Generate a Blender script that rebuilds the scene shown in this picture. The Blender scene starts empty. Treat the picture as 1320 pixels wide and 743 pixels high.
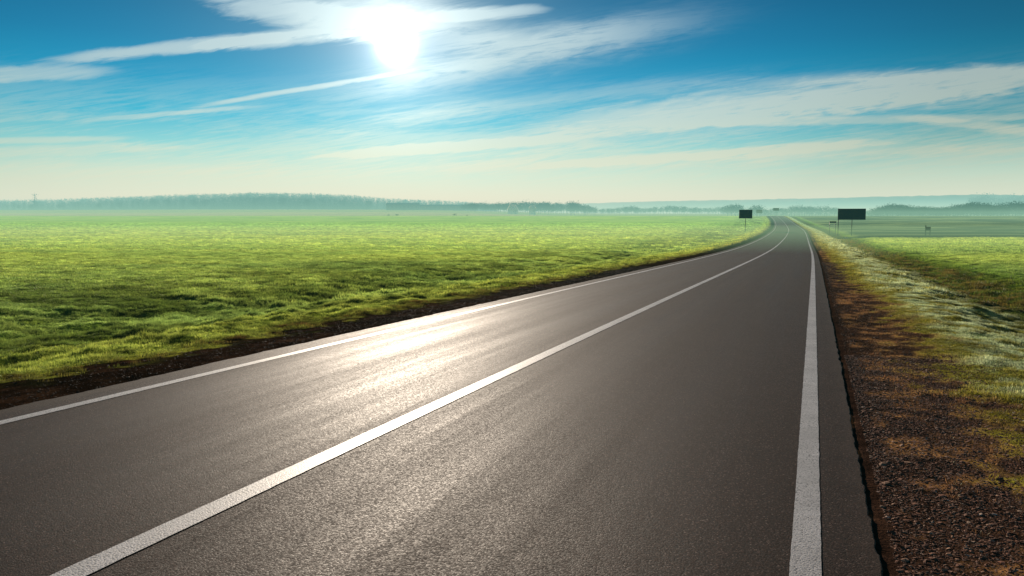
import bpy, bmesh, math, random
import numpy as np
from mathutils import Vector, Matrix

random.seed(7); RNG = np.random.default_rng(11)
sc = bpy.context.scene
COL = sc.collection
R = math.radians

# ------------------------------------------------------------------ helpers
def srgb(r, g, b, a=1.0):
    f = lambda c: (c/255/12.92) if c/255 <= .04045 else ((c/255+.055)/1.055)**2.4
    return (f(r), f(g), f(b), a)

def tag(o, label=None, cat=None, group=None, kind=None):
    if label: o['label'] = label
    if cat: o['category'] = cat
    if group: o['group'] = group
    if kind: o['kind'] = kind
    return o

def link(name, me, mat=None, parent=None):
    o = bpy.data.objects.new(name, me); COL.objects.link(o)
    if mat and me: me.materials.append(mat)
    if parent: o.parent = parent
    return o

def empty(name, loc, rz=0.0):
    o = bpy.data.objects.new(name, None); COL.objects.link(o)
    o.location = loc; o.rotation_euler = (0, 0, rz); o.empty_display_size = .2
    return o

def grid_mesh(name, X, Y, Z, smooth=True, flip=False):
    n, m = X.shape
    co = np.stack([X, Y, Z], -1).reshape(-1, 3).astype(np.float32)
    i = np.arange(n-1)[:, None]*m + np.arange(m-1)[None, :]
    q = np.stack([i, i+1, i+m+1, i+m], -1).reshape(-1, 4)
    if flip: q = q[:, ::-1]
    me = bpy.data.meshes.new(name)
    me.vertices.add(len(co)); me.vertices.foreach_set('co', co.ravel())
    me.loops.add(q.size); me.loops.foreach_set('vertex_index', q.ravel().astype(np.int32))
    me.polygons.add(len(q)); me.polygons.foreach_set('loop_start', np.arange(0, q.size, 4, dtype=np.int32))
    me.update(calc_edges=True)
    me.polygons.foreach_set('use_smooth', np.full(len(q), smooth))
    return me

def poly_mesh(name, co, faces, smooth=False):
    me = bpy.data.meshes.new(name)
    me.from_pydata([tuple(c) for c in co], [], faces); me.update()
    if smooth: me.polygons.foreach_set('use_smooth', [True]*len(me.polygons))
    return me

def color_attr(me, name, rgb):
    a = me.attributes.new(name, 'FLOAT_COLOR', 'POINT')
    rgba = np.concatenate([rgb, np.ones((len(rgb), 1))], 1).astype(np.float32)
    a.data.foreach_set('color', rgba.ravel())

# lattice value noise, numpy, smooth
_T = RNG.random((256, 256))
def vnoise(x, y):
    xi = np.floor(x).astype(int); yi = np.floor(y).astype(int)
    fx = x-xi; fy = y-yi
    fx = fx*fx*(3-2*fx); fy = fy*fy*(3-2*fy)
    g = lambda a, b: _T[a & 255, b & 255]
    return (g(xi, yi)*(1-fx)+g(xi+1, yi)*fx)*(1-fy)+(g(xi, yi+1)*(1-fx)+g(xi+1, yi+1)*fx)*fy
def fbm(x, y, o=4, g=.5):
    v = 0; a = 1; t = 0
    for k in range(o):
        v = v+a*vnoise(x*2**k+17.3*k, y*2**k+9.1*k); t += a; a *= g
    return v/t
def sstep(a, b, x):
    t = np.clip((x-a)/(b-a), 0, 1); return t*t*(3-2*t)

# ------------------------------------------------------------------ view geometry
F = 28/36*1320.0; PITCH = math.atan(86.5/F); CAMH = 1.68
def slope(v): return math.tan(-PITCH-math.atan((v-371.5)/F))
def bearing(u, v):                       # dX/dY of the ray through a picture point
    return ((u-660)/F)/(math.cos(PITCH)-(v-371.5)/F*math.sin(PITCH))

# long profile of the land ahead: gentle dip, rise to a crest, shallow hollow, far plain
kn = [(-400, slope(300)*-400*.2), (0, 0), (60, slope(300)*60)]
for Y, v in [(90, 317.6), (133, 306.7), (195, 296.9), (291, 290.2), (387, 284.0), (455, 279.3), (480, 278.4), (520, 278.9),
             (600, 281), (800, 280.5), (1100, 276.5), (1500, 275.5), (2500, 278), (4000, 280), (12000, 283)]:
    kn.append((Y, CAMH+slope(v)*Y))
_ky = np.array([k[0] for k in kn]); _kz = np.array([k[1] for k in kn])
_py = np.arange(-400, 12000, 1.0); _pz = np.interp(_py, _ky, _kz)
_k = np.exp(-.5*(np.arange(-45, 46)/15.0)**2); _k /= _k.sum()
_pz2 = np.convolve(np.pad(_pz, 45, mode='edge'), _k, mode='valid')
_pz2 -= 0
def prof(Y): return np.interp(Y, _py, _pz2)-prof0
prof0 = 0.0; prof0 = float(prof(np.array([0.0]))[0])

# centre line of the road: lateral position against distance
t0 = bearing(1049.5, 300)
def lp(u, v):     # a point of the near plane
    s = slope(v); Y = CAMH/(slope(300)-s); return bearing(u, v)*Y, Y
xa, ya = lp(84, 743); xb, yb = lp(600, 505.7); xc, yc = lp(860, 386.6)
c0 = float(np.mean([xa-t0*ya, xb-t0*yb, xc-t0*yc]))
_ry = [-400, 60]; _rx = [c0+t0*-400, c0+t0*60]
for Y, u, v in [(88, 1001.7, 316.7), (133, 1012.7, 306.7), (160, 1015.8, 302), (195, 1017.3, 296.7), (291, 1013.3, 290), (387, 1007.8, 284), (472, 1000.5, 278.3), (600, 992, 281), (900, 960, 280), (1400, 900, 278)]:
    _ry.append(Y); _rx.append(bearing(u, v)*Y)
_qy = np.arange(-400, 1401, 1.0); _qx = np.interp(_qy, _ry, _rx)
_qx2 = np.convolve(np.pad(_qx, 45, mode='reflect', reflect_type='odd'), _k, mode='valid')
_qd = np.gradient(_qx2)
def roadx(Y): return np.interp(Y, _qy, _qx2)
def roadc(Y): return 1/np.cos(np.arctan(np.interp(Y, _qy, _qd)))      # widening of a cut taken straight across
LANE = 3.4
def lateral(X, Y): return (X-roadx(Y))/roadc(Y)

def far_land(X, Y):
    """rolls of the far plain: wooded rise on the left"""
    b = X/np.maximum(Y, 1)
    z = 17*np.exp(-((b+.33)/.25)**2)*np.exp(-((Y-1900)/420.0)**2)
    z = z+5.5*sstep(.12, -.12, b)*sstep(650, 1050, Y)
    z = z+7*sstep(.35, .6, b)*np.exp(-((Y-1500)/400.0)**2)
    return z

def height(X, Y):
    s = lateral(X, Y)
    z = prof(Y)+far_land(X, Y)
    r = np.interp(s, [-400, -60, -22, -14, -10.5, -8, -6.2, -5.2, -4.15, -3.95, -3.6, 3.40, 3.62, 4.0, 4.7, 5.5, 6.3, 7.6, 8.6, 10.6, 14, 60, 400],
                     [-.1, -.1, -.12, -.22, -.5, -.34, -.16, -.13, -.085, -.10, -.10, -.11, -.077, -.080, -.10, -.06, -.12, -.40, -.58, -.42, -.25, -.1, -.1])
    far = sstep(700, 400, Y)
    z = z+r*far
    # lumps of turf
    g = sstep(5.0, 7.0, np.abs(s))
    gr = sstep(4.3, 5.6, np.abs(s))
    n1 = fbm(X*.55, Y*.55, 3)-.5
    n2 = fbm(X*1.9+40, Y*1.9, 3)-.5
    n3 = fbm(X*6+80, Y*6, 2)-.5
    lf = np.where(s < 0, 1.0, .75)*sstep(16, 9, np.abs(s))+.35
    z = z+g*lf*(.24*n1+.20*n2)*sstep(120, 40, Y)+gr*.05*n3*sstep(40, 15, Y)
    ns = sstep(3.7, 4.0, np.abs(s))*(1-gr)
    z = z+ns*.014*(fbm(X*4, Y*4, 3)-.5)*sstep(60, 30, Y)
    z = z+sstep(120, 400, Y)*sstep(8, 60, np.abs(s))*(.5*(fbm(X*.02, Y*.02, 3)-.5))
    return z

C_FIELD = np.array([.200, .275, .085]); C_FIELD2 = np.array([.140, .215, .072])
C_VERGE = np.array([.225, .225, .058]); C_OCHRE = np.array([.112, .108, .020]); C_FROST = np.array([.25, .31, .25])
C_DARK = np.array([.035, .055, .010]); C_SOIL = np.array([.030, .015, .008]); C_GRAV = np.array([.088, .048, .032])
C_PLOW = np.array([.050, .074, .048]); C_BANK = np.array([.06, .11, .012]); C_BROWN = np.array([.075, .055, .018])
def mix(a, b, t): return a*(1-t[..., None])+b*t[..., None]
def tint(X, Y):
    s = lateral(X, Y)
    nb = fbm(X*.12+5, Y*.12, 4); nm = fbm(X*.8+31, Y*.8, 4); nf = fbm(X*3.1, Y*3.1+60, 3)
    ns = fbm(X*.04, Y*.25, 4)
    c = mix(C_FIELD+0*X[..., None], C_FIELD2, sstep(.40, .62, .5*nb+.5*ns))
    c = mix(c, C_DARK*1.6, .42*sstep(.50, .66, nm)*sstep(60, 20, Y))
    # left: rough dark turf next to the verge, then yellow-green verge, brown fringe, soil
    w = nm*3-1.5
    band = sstep(-26, -13, s+w)*sstep(-6.6, -9.5, s+w)*(s < 0)
    c = mix(c, C_DARK*1.2, .72*band*sstep(.38, .54, fbm(X*.45, Y*.45+8, 4)))
    l1 = sstep(-9.2, -7.6, s+w*.6)*(s < 0)
    c = mix(c, C_VERGE*np.array([.85, 1.05, 1]), l1*.85)
    c = mix(c, C_DARK*1.5, l1*.8*sstep(.52, .64, nf))
    c = mix(c, C_OCHRE*.6, sstep(-6.4, -5.4, s+w*.5)*(s < 0)*.6)
    # right: ochre moss, frosted ridge, brown ditch, green bank, field
    rr = (s > 0)*1.0
    bank = rr*sstep(13.5, 10.5, s+w*.5); c = mix(c, C_BANK, bank*.9)
    dit = rr*sstep(11.4, 9.6, s+w*.6); c = mix(c, mix(C_BROWN+0*X[..., None], C_DARK, sstep(.4, .6, nf)), dit*.92)
    fr = rr*sstep(8.2, 7.0, s+w*.5); c = mix(c, mix(C_FROST+0*X[..., None], C_VERGE*.6, sstep(.45, .62, nf)), fr*.9)
    oc = rr*sstep(5.8, 5.1, s+w*.35); c = mix(c, mix(C_VERGE*.9+0*X[..., None], C_OCHRE, sstep(.4, .6, nf)), oc*.92)
    # ploughed land beyond the track on the right
    pl = rr*sstep(134, 139, Y+w*1.5)*sstep(10.5, 13.5, s+w)
    c = mix(c, mix(C_PLOW+0*X[..., None], C_PLOW*1.7, sstep(.42, .6, fbm(X*.05, Y*.012*8, 4))), pl)
    tr = rr*np.exp(-((Y-142-w*3)/7.5)**2)*sstep(8, 11, s); c = mix(c, C_PLOW*.55, .8*tr)
    # gravel and soil shoulders
    left_soil = (s < 0)*sstep(-6.0, -5.0, s+(nf-.5)*1.8+w*.25)
    right_gr = rr*sstep(5.45, 4.75, s+(nf-.5)*1.7+(nm-.5)*.9+.5*sstep(12, 40, Y))
    c = mix(c, mix(C_SOIL+0*X[..., None], C_SOIL*2.2, sstep(.5, .7, nf)), left_soil)
    c = mix(c, mix(C_GRAV+0*X[..., None], C_GRAV*1.7, sstep(.45, .7, nf)), right_gr)
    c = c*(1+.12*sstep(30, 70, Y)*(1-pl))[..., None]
    c = c*(1+np.array([-.15, .12, .45])*(sstep(140, 330, Y)*(1-pl))[..., None])  # field turns mint with distance: haze put into the tint
    c = c*(1-.35*pl*sstep(330, 140, Y))[..., None]
    c = mix(c, np.array([.040, .021, .014])+0*X[..., None], .7*rr*np.exp(-((s-3.83-(nf-.5)*.12)/.10)**2))  # dark soil at the right asphalt edge, with the edge shadow painted in
    # far plain: fields by distance
    far = sstep(560, 640, Y)
    fld = np.sin(Y*.011+X*.002)+.6*np.sin(X*.006+2)
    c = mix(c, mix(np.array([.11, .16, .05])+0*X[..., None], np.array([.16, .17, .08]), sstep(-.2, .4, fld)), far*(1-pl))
    b_ = X/np.maximum(Y, 1); c = mix(c, np.array([.025, .04, .02])+0*X[..., None], sstep(1240, 1300, Y)*sstep(.02, -.04, b_))
    return c

# ------------------------------------------------------------------ node helpers
def new_mat(name):
    m = bpy.data.materials.new(name); m.use_nodes = True
    nt = m.node_tree; nt.nodes.clear()
    return m, nt
class N:
    def __init__(s, nt): s.nt = nt
    def __call__(s, typ, **kw):
        n = s.nt.nodes.new(typ)
        for k, v in kw.items():
            if k.startswith('i_'):
                key = k[2:]; key = int(key) if key.isdigit() else key.replace('_', ' ')
                n.inputs[key].default_value = v
            else: setattr(n, k, v)
        return n
    def l(s, a, b): s.nt.links.new(a, b)
    def math(s, op, a, b=None, c=None, clamp=False):
        n = s.nt.nodes.new('ShaderNodeMath'); n.operation = op; n.use_clamp = clamp
        for i, x in enumerate((a, b, c)):
            if x is None: continue
            if isinstance(x, (int, float)): n.inputs[i].default_value = x
            else: s.l(x, n.inputs[i])
        return n.outputs[0]
    def ramp(s, fac, stops, interp='LINEAR'):
        n = s.nt.nodes.new('ShaderNodeValToRGB'); cr = n.color_ramp; cr.interpolation = interp
        while len(cr.elements) < len(stops): cr.elements.new(.5)
        for e, (p, c) in zip(cr.elements, stops):
            e.position = p; e.color = c if len(c) == 4 else (*c, 1)
        s.l(fac, n.inputs[0]); return n.outputs[0]
    def mixc(s, f, a, b, mode='MIX'):
        n = s.nt.nodes.new('ShaderNodeMix'); n.data_type = 'RGBA'; n.blend_type = mode
        for x, k in ((f, 0), (a, 6), (b, 7)):
            if isinstance(x, (int, float)): n.inputs[k].default_value = x
            elif isinstance(x, tuple): n.inputs[k].default_value = x if len(x) == 4 else (*x, 1)
            else: s.l(x, n.inputs[k])
        return n.outputs[2]
    def mr(s, v, a, b, c=0.0, d=1.0, smooth=True):
        n = s.nt.nodes.new('ShaderNodeMapRange'); n.interpolation_type = 'SMOOTHSTEP' if smooth else 'LINEAR'
        s.l(v, n.inputs[0])
        for i, x in enumerate((a, b, c, d)): n.inputs[i+1].default_value = x
        return n.outputs[0]
    def noise(s, vec, scale, detail=4, rough=.55, dist=0.0):
        n = s.nt.nodes.new('ShaderNodeTexNoise'); s.l(vec, n.inputs['Vector'])
        n.inputs['Scale'].default_value = scale; n.inputs['Detail'].default_value = detail
        n.inputs['Roughness'].default_value = rough; n.inputs['Distortion'].default_value = dist
        return n

def simple_mat(name, col, rough=.6, metal=0.0, nscale=3.0, amp=.25, bump=0.0):
    m, nt = new_mat(name); n = N(nt)
    tc = n('ShaderNodeTexCoord'); no = n.noise(tc.outputs['Object'], nscale, 5)
    c = n.mixc(no.outputs[0], tuple(x*(1-amp) for x in col[:3]), tuple(min(1, x*(1+amp)) for x in col[:3]))
    p = n('ShaderNodeBsdfPrincipled'); n.l(c, p.inputs['Base Color'])
    n.l(n.mr(no.outputs[0], .3, .7, rough-.1, rough+.1), p.inputs['Roughness']); p.inputs['Metallic'].default_value = metal
    if bump:
        b = n('ShaderNodeBump', i_Strength=bump, i_Distance=.01); n.l(no.outputs[0], b.inputs['Height']); n.l(b.outputs[0], p.inputs['Normal'])
    o = n('ShaderNodeOutputMaterial'); n.l(p.outputs[0], o.inputs[0])
    return m

# ------------------------------------------------------------------ ground
def ground_mat():
    m, nt = new_mat('turf_ground'); n = N(nt)
    geo = n('ShaderNodeNewGeometry'); P = geo.outputs['Position']
    at = n('ShaderNodeAttribute', attribute_name='tint')
    n1 = n.noise(P, 7, 6, .65); n2 = n.noise(P, 45, 4, .6)
    mp = n('ShaderNodeMapping'); mp.inputs['Scale'].default_value = (.10, .45, 1); mp.inputs['Rotation'].default_value = (0, 0, .05); n.l(P, mp.inputs[0])
    n3 = n.noise(mp.outputs[0], .8, 8, .68)
    c = n.mixc(.8, at.outputs['Color'], n.ramp(n1.outputs[0], [(.3, (.35, .35, .35)), (.52, (.95, .95, .95)), (.72, (1.5, 1.45, 1.3))]), 'MULTIPLY')
    c = n.mixc(.7, c, n.ramp(n2.outputs[0], [(.35, (.5, .5, .5)), (.62, (1.35, 1.3, 1.25))]), 'MULTIPLY')
    c = n.mixc(.75, c, n.ramp(n3.outputs[0], [(.36, (.42, .5, .5)), (.50, (1, 1, 1)), (.64, (1.4, 1.3, 1.1))]), 'MULTIPLY')
    # upright blades: shade with scattered, mostly sideways normals and let light come through them
    rn = n.noise(P, 30, 3, .7)
    vs = n('ShaderNodeVectorMath', operation='SUBTRACT'); n.l(rn.outputs['Color'], vs.inputs[0]); vs.inputs[1].default_value = (.5, .5, .5)
    vm = n('ShaderNodeVectorMath', operation='MULTIPLY'); n.l(vs.outputs[0], vm.inputs[0]); vm.inputs[1].default_value = (5, 5, 1)
    va = n('ShaderNodeVectorMath', operation='ADD'); n.l(vm.outputs[0], va.inputs[0]); va.inputs[1].default_value = (0, 0, .8)
    vn = n('ShaderNodeVectorMath', operation='NORMALIZE'); n.l(va.outputs[0], vn.inputs[0])
    # only turf does that: greenness of the tint
    sp = n('ShaderNodeSeparateColor'); n.l(at.outputs['Color'], sp.inputs[0])
    turf = n.mr(sp.outputs[1], .045, .10)
    bmp = n('ShaderNodeBump', i_Strength=.9, i_Distance=.03); n.l(n.math('ADD', n1.outputs[0], n2.outputs[0]), bmp.inputs['Height'])
    d0 = n('ShaderNodeBsdfDiffuse'); n.l(c, d0.inputs[0]); n.l(bmp.outputs[0], d0.inputs['Normal'])
    d1 = n('ShaderNodeBsdfDiffuse'); n.l(c, d1.inputs[0]); n.l(vn.outputs[0], d1.inputs['Normal'])
    ct = n.mixc(1.0, c, (2.3, 2.1, 1.2), 'MULTIPLY')
    t1 = n('ShaderNodeBsdfTranslucent'); n.l(ct, t1.inputs[0]); n.l(vn.outputs[0], t1.inputs['Normal'])
    a = n('ShaderNodeAddShader'); n.l(d1.outputs[0], a.inputs[0]); n.l(t1.outputs[0], a.inputs[1])
    mx = n('ShaderNodeMixShader'); n.l(turf, mx.inputs[0]); n.l(d0.outputs[0], mx.inputs[1]); n.l(a.outputs[0], mx.inputs[2])
    o = n('ShaderNodeOutputMaterial'); n.l(mx.outputs[0], o.inputs[0])
    return m

def axis_rows():
    ys = [-400, -250, -150, -90, -60, -40, -25, -15, -9, -5, -2, 0, 1.5]
    y = 2.6
    while y < 11500:
        ys.append(y); y += max(.07, y*.0105)
    return np.array(ys)
def axis_cols():
    def side():
        v = [0, 1.8, 3.3, 3.6]
        x = 3.68
        while x < 9500:
            v.append(x); x += .07 if x < 6.5 else (.11 if x < 12 else max(.11, (x-10)*.045))
        return np.array(v)
    r = side(); return np.concatenate([-r[::-1][:-1], r])
RY = axis_rows(); CS = axis_cols()
Yg, Sg = np.meshgrid(RY, CS, indexing='ij')
fade = np.clip(1-(np.abs(Sg)-30)/400, 0, 1)        # far out the grid forgets the road's bends
Xg = np.interp(Yg, _qy, _qx2)*1.0+Sg*np.where(np.abs(Sg) < 300, roadc(Yg), roadc(Yg))
Zg = height(Xg, Yg)
me = grid_mesh('ground', Xg, Yg, Zg, flip=False)
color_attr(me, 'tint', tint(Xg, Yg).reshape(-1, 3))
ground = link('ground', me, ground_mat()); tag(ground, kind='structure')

# ------------------------------------------------------------------ road
def strip(name, s0f, s1f, zoff, ymin, ymax, cols=2, step=.008, mn=.05, skirt=0.0, keep=None):
    ys = []; y = ymin
    while y < ymax: ys.append(y); y += max(mn, abs(y)*step)
    ys = np.array(ys+[ymax])
    a = s0f(ys); b = s1f(ys)
    tt = np.linspace(0, 1, cols)
    if skirt: tt = np.concatenate([[0, .001, .004], tt[1:-1], [.996, .999, 1]])
    S = a[:, None]*(1-tt)+b[:, None]*tt
    Yv = np.repeat(ys[:, None], len(tt), 1)
    X = roadx(Yv)+S*roadc(Yv); Z = prof(Yv)+far_land(X, Yv)+zoff
    Z = Z-.012*np.abs(S)**1.2*.6                 # cross fall from the crown
    U = S.copy(); V = Yv.copy()
    if skirt:
        X = np.concatenate([X[:, :1]-.02, X, X[:, -1:]+.025], 1); Yv = np.concatenate([Yv[:, :1], Yv, Yv[:, -1:]], 1)
        Z = np.concatenate([Z[:, :1]-skirt, Z, Z[:, -1:]-skirt], 1)
        U = np.concatenate([U[:, :1], U, U[:, -1:]], 1); V = np.concatenate([V[:, :1], V, V[:, -1:]], 1)
    me = grid_mesh(name, X, Yv, Z)
    uv = me.uv_layers.new(name='road')
    li = np.empty(len(me.loops), np.int32); me.loops.foreach_get('vertex_index', li)
    uvs = np.stack([U.ravel()[li], V.ravel()[li]], -1).astype(np.float32)
    uv.data.foreach_set('uv', uvs.ravel())
    return me

def asphalt_mat():
    m, nt = new_mat('asphalt'); n = N(nt)
    P = n('ShaderNodeNewGeometry').outputs['Position']
    uv = n('ShaderNodeUVMap', uv_map='road'); sp = n('ShaderNodeSeparateXYZ'); n.l(uv.outputs[0], sp.inputs[0])
    s = sp.outputs[0]
    v1 = n('ShaderNodeTexVoronoi', feature='F1', i_Scale=95.0); n.l(P, v1.inputs['Vector'])
    v2 = n('ShaderNodeTexVoronoi', feature='F1', i_Scale=38.0); n.l(P, v2.inputs['Vector'])
    fine = n.noise(P, 220, 3, .7); mid = n.noise(P, 2.2, 6, .6)
    mp = n('ShaderNodeMapping'); mp.inputs['Scale'].default_value = (3.0, .10, 1); n.l(uv.outputs[0], mp.inputs[0])
    streak = n.noise(mp.outputs[0], 1.0, 6, .6)
    mp2 = n('ShaderNodeMapping'); mp2.inputs['Scale'].default_value = (.8, .05, 1); n.l(uv.outputs[0], mp2.inputs[0])
    wide = n.noise(mp2.outputs[0], 1.0, 4, .55)
    spc = n('ShaderNodeSeparateColor'); n.l(v1.outputs['Color'], spc.inputs[0])
    spd = n('ShaderNodeSeparateColor'); n.l(v2.outputs['Color'], spd.inputs[0])
    agg = n.ramp(spc.outputs[0], [(0, (.029, .016, .011)), (.5, (.054, .031, .021)), (.86, (.094, .058, .041)), (.96, (.19, .145, .115)), (1, (.30, .24, .19))])
    bind = n.mixc(n.mr(v1.outputs['Distance'], .25, .75), agg, (.020, .015, .013))
    c = n.mixc(n.math('MULTIPLY', n.mr(spd.outputs[1], .985, .995), n.mr(v2.outputs['Distance'], .35, .2)), bind, (.20, .165, .14))
    c = n.mixc(.7, c, n.ramp(streak.outputs[0], [(.3, (.60, .57, .55)), (.6, (1.02, .98, .94))]), 'MULTIPLY')
    c = n.mixc(.6, c, n.ramp(mid.outputs[0], [(.3, (.78, .77, .76)), (.65, (1.15, 1.14, 1.12))]), 'MULTIPLY')
    vc = n('ShaderNodeTexVoronoi', feature='DISTANCE_TO_EDGE', i_Scale=.42); wv = n('ShaderNodeVectorMath', operation='ADD')
    wn = n.noise(P, 3.5, 5, .7); wsc = n('ShaderNodeVectorMath', operation='SCALE'); n.l(wn.outputs['Color'], wsc.inputs[0]); wsc.inputs['Scale'].default_value = .55
    n.l(P, wv.inputs[0]); n.l(wsc.outputs[0], wv.inputs[1]); n.l(wv.outputs[0], vc.inputs['Vector'])
    crack = n.math('MULTIPLY', n.math('LESS_THAN', vc.outputs['Distance'], .0035), n.mr(wide.outputs[0], .50, .60))
    c = n.mixc(n.math('MULTIPLY', crack, .55), c, (.012, .010, .009))
    c = n.mixc(1.0, c, (1.12, .96, .99), 'MULTIPLY')
    dust = n.mr(n.math('ADD', n.math('ABSOLUTE', s), n.math('MULTIPLY', mid.outputs[0], .3)), 3.72, 3.98, 0, .55)
    c = n.mixc(dust, c, (.085, .055, .038))
    # wheel paths: two per lane, polished
    def path(c0, w):
        d = n.math('DIVIDE', n.math('SUBTRACT', s, c0), w)
        return n.math('POWER', 2.718, n.math('MULTIPLY', n.math('MULTIPLY', d, d), -1.0))
    pol = n.math('ADD', n.math('ADD', path(-2.45, .42), path(-.95, .38)), n.math('ADD', path(.95, .40), path(2.4, .42)))
    pol = n.math('MULTIPLY', pol, n.mr(wide.outputs[0], .3, .65, .55, 1.1))
    rough = n.math('SUBTRACT', .66, n.math('MULTIPLY', pol, .035))
    rough = n.math('ADD', rough, n.mr(streak.outputs[0], .3, .7, .05, -.05))
    rough = n.math('ADD', rough, n.mr(spc.outputs[1], 0, 1, -.10, .14, False))
    h = n.math('ADD', n.math('MULTIPLY', n.math('SUBTRACT', 1, v1.outputs['Distance']), .6), n.math('ADD', n.math('MULTIPLY', fine.outputs[0], .5), n.math('MULTIPLY', spd.outputs[0], .25)))
    b = n('ShaderNodeBump', i_Strength=.55, i_Distance=.004); n.l(h, b.inputs['Height'])
    p = n('ShaderNodeBsdfPrincipled'); n.l(c, p.inputs['Base Color']); n.l(rough, p.inputs['Roughness']); n.l(b.outputs[0], p.inputs['Normal'])
    p.inputs['Specular Tint'].default_value = (1, .84, .70, 1)
    n.l(n.math('ADD', .060, n.math('MULTIPLY', pol, .012)), p.inputs['Specular IOR Level'])
    o = n('ShaderNodeOutputMaterial'); n.l(p.outputs[0], o.inputs[0])
    return m

def edge_noise(ys, amp, seed):
    return amp*(fbm(ys*2.3+seed, ys*0+seed, 5, .75)-.5)*2
ROADZ = -.03
ASPH = asphalt_mat()
me = strip('road', lambda y: -3.92+edge_noise(y, .05, 3), lambda y: 3.76+edge_noise(y*3.1, .026, 9), ROADZ, -60, 900, cols=15, skirt=.12)
road = link('road', me, ASPH); tag(road, kind='structure')

def paint_mat():
    m, nt = new_mat('road_paint'); n = N(nt)
    P = n('ShaderNodeNewGeometry').outputs['Position']
    uv = n('ShaderNodeUVMap', uv_map='road')
    v1 = n('ShaderNodeTexVoronoi', feature='F1', i_Scale=95.0); n.l(P, v1.inputs['Vector'])
    f = n.noise(P, 60, 5, .7); g = n.noise(P, 5, 5, .65); h = n.noise(P, 1.1, 4, .6)
    spc = n('ShaderNodeSeparateColor'); n.l(v1.outputs['Color'], spc.inputs[0])
    c = n.ramp(g.outputs[0], [(.3, (.66, .61, .57)), (.65, (.86, .80, .76))])
    c = n.mixc(n.mr(f.outputs[0], .5, .75), c, (.40, .37, .34))
    hole = n.math('MULTIPLY', n.mr(v1.outputs['Distance'], .62, .8), 1.0)
    pit = n.math('GREATER_THAN', n.math('ADD', f.outputs[0], n.math('MULTIPLY', g.outputs[0], .25)), .755)
    c = n.mixc(n.math('MAXIMUM', n.math('MULTIPLY', hole, .8), n.math('MULTIPLY', pit, .85)), c, (.07, .06, .055))
    c = n.mixc(n.mr(h.outputs[0], .35, .7, 0, .42), c, (.36, .33, .31))
    b = n('ShaderNodeBump', i_Strength=.5, i_Distance=.003); n.l(n.math('ADD', n.math('SUBTRACT', 1, v1.outputs['Distance']), f.outputs[0]), b.inputs['Height'])
    p = n('ShaderNodeBsdfPrincipled', i_Roughness=.55); n.l(c, p.inputs['Base Color']); n.l(b.outputs[0], p.inputs['Normal'])
    o = n('ShaderNodeOutputMaterial'); n.l(p.outputs[0], o.inputs[0])
    return m
PAINT = paint_mat()
for nm, c_, w_, lab in (('centre_line', 0.0, .085, 'continuous white centre line'), ('edge_line', -LANE, .072, 'white line along the left edge of the asphalt'), ('edge_line', LANE, .076, 'wide worn white line along the right edge of the asphalt')):
    sd = c_*3.1+20
    me = strip(nm, lambda y: c_-w_+edge_noise(y*3, .006, sd), lambda y: c_+w_+edge_noise(y*3, .006, sd+7), ROADZ+.004, -60, 900, cols=3)
    o = link(nm, me, PAINT, road); o['label'] = lab

# ------------------------------------------------------------------ scattered turf and stones (uncountable cover)
def proto_coll(name, meshes, mat):
    c = bpy.data.collections.new(name)
    for i, me in enumerate(meshes):
        me.materials.append(mat); o = bpy.data.objects.new(f'{name}_{i:02d}', me); c.objects.link(o)
    return c
def scatter(name, label, cat, X, Y, Z, rot, scl, tnt, coll, nvar):
    me = bpy.data.meshes.new(name); k = len(X)
    me.vertices.add(k); me.vertices.foreach_set('co', np.stack([X, Y, Z], -1).astype(np.float32).ravel())
    a = me.attributes.new('rot', 'FLOAT_VECTOR', 'POINT'); a.data.foreach_set('vector', rot.astype(np.float32).ravel())
    a = me.attributes.new('scl', 'FLOAT_VECTOR', 'POINT'); a.data.foreach_set('vector', scl.astype(np.float32).ravel())
    a = me.attributes.new('idx', 'INT', 'POINT'); a.data.foreach_set('value', RNG.integers(0, nvar, k).astype(np.int32))
    color_attr(me, 'tint', tnt)
    o = link(name, me); tag(o, label, cat, kind='stuff')
    ng = bpy.data.node_groups.new(name+'_nodes', 'GeometryNodeTree')
    ng.interface.new_socket('Geometry', in_out='INPUT', socket_type='NodeSocketGeometry')
    ng.interface.new_socket('Geometry', in_out='OUTPUT', socket_type='NodeSocketGeometry')
    A = ng.nodes.new; gi = A('NodeGroupInput'); go = A('NodeGroupOutput')
    ci = A('GeometryNodeCollectionInfo'); ci.inputs['Collection'].default_value = coll
    ci.inputs['Separate Children'].default_value = True; ci.inputs['Reset Children'].default_value = True
    ip = A('GeometryNodeInstanceOnPoints'); ip.inputs['Pick Instance'].default_value = True
    def named(nm, ty):
        q = A('GeometryNodeInputNamedAttribute'); q.data_type = ty; q.inputs['Name'].default_value = nm; return q.outputs[0]
    L = ng.links.new
    L(gi.outputs[0], ip.inputs['Points']); L(ci.outputs[0], ip.inputs['Instance'])
    L(named('idx', 'INT'), ip.inputs['Instance Index']); L(named('rot', 'FLOAT_VECTOR'), ip.inputs['Rotation']); L(named('scl', 'FLOAT_VECTOR'), ip.inputs['Scale'])
    L(ip.outputs[0], go.inputs[0])
    md = o.modifiers.new('cover', 'NODES'); md.node_group = ng
    return o

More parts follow.
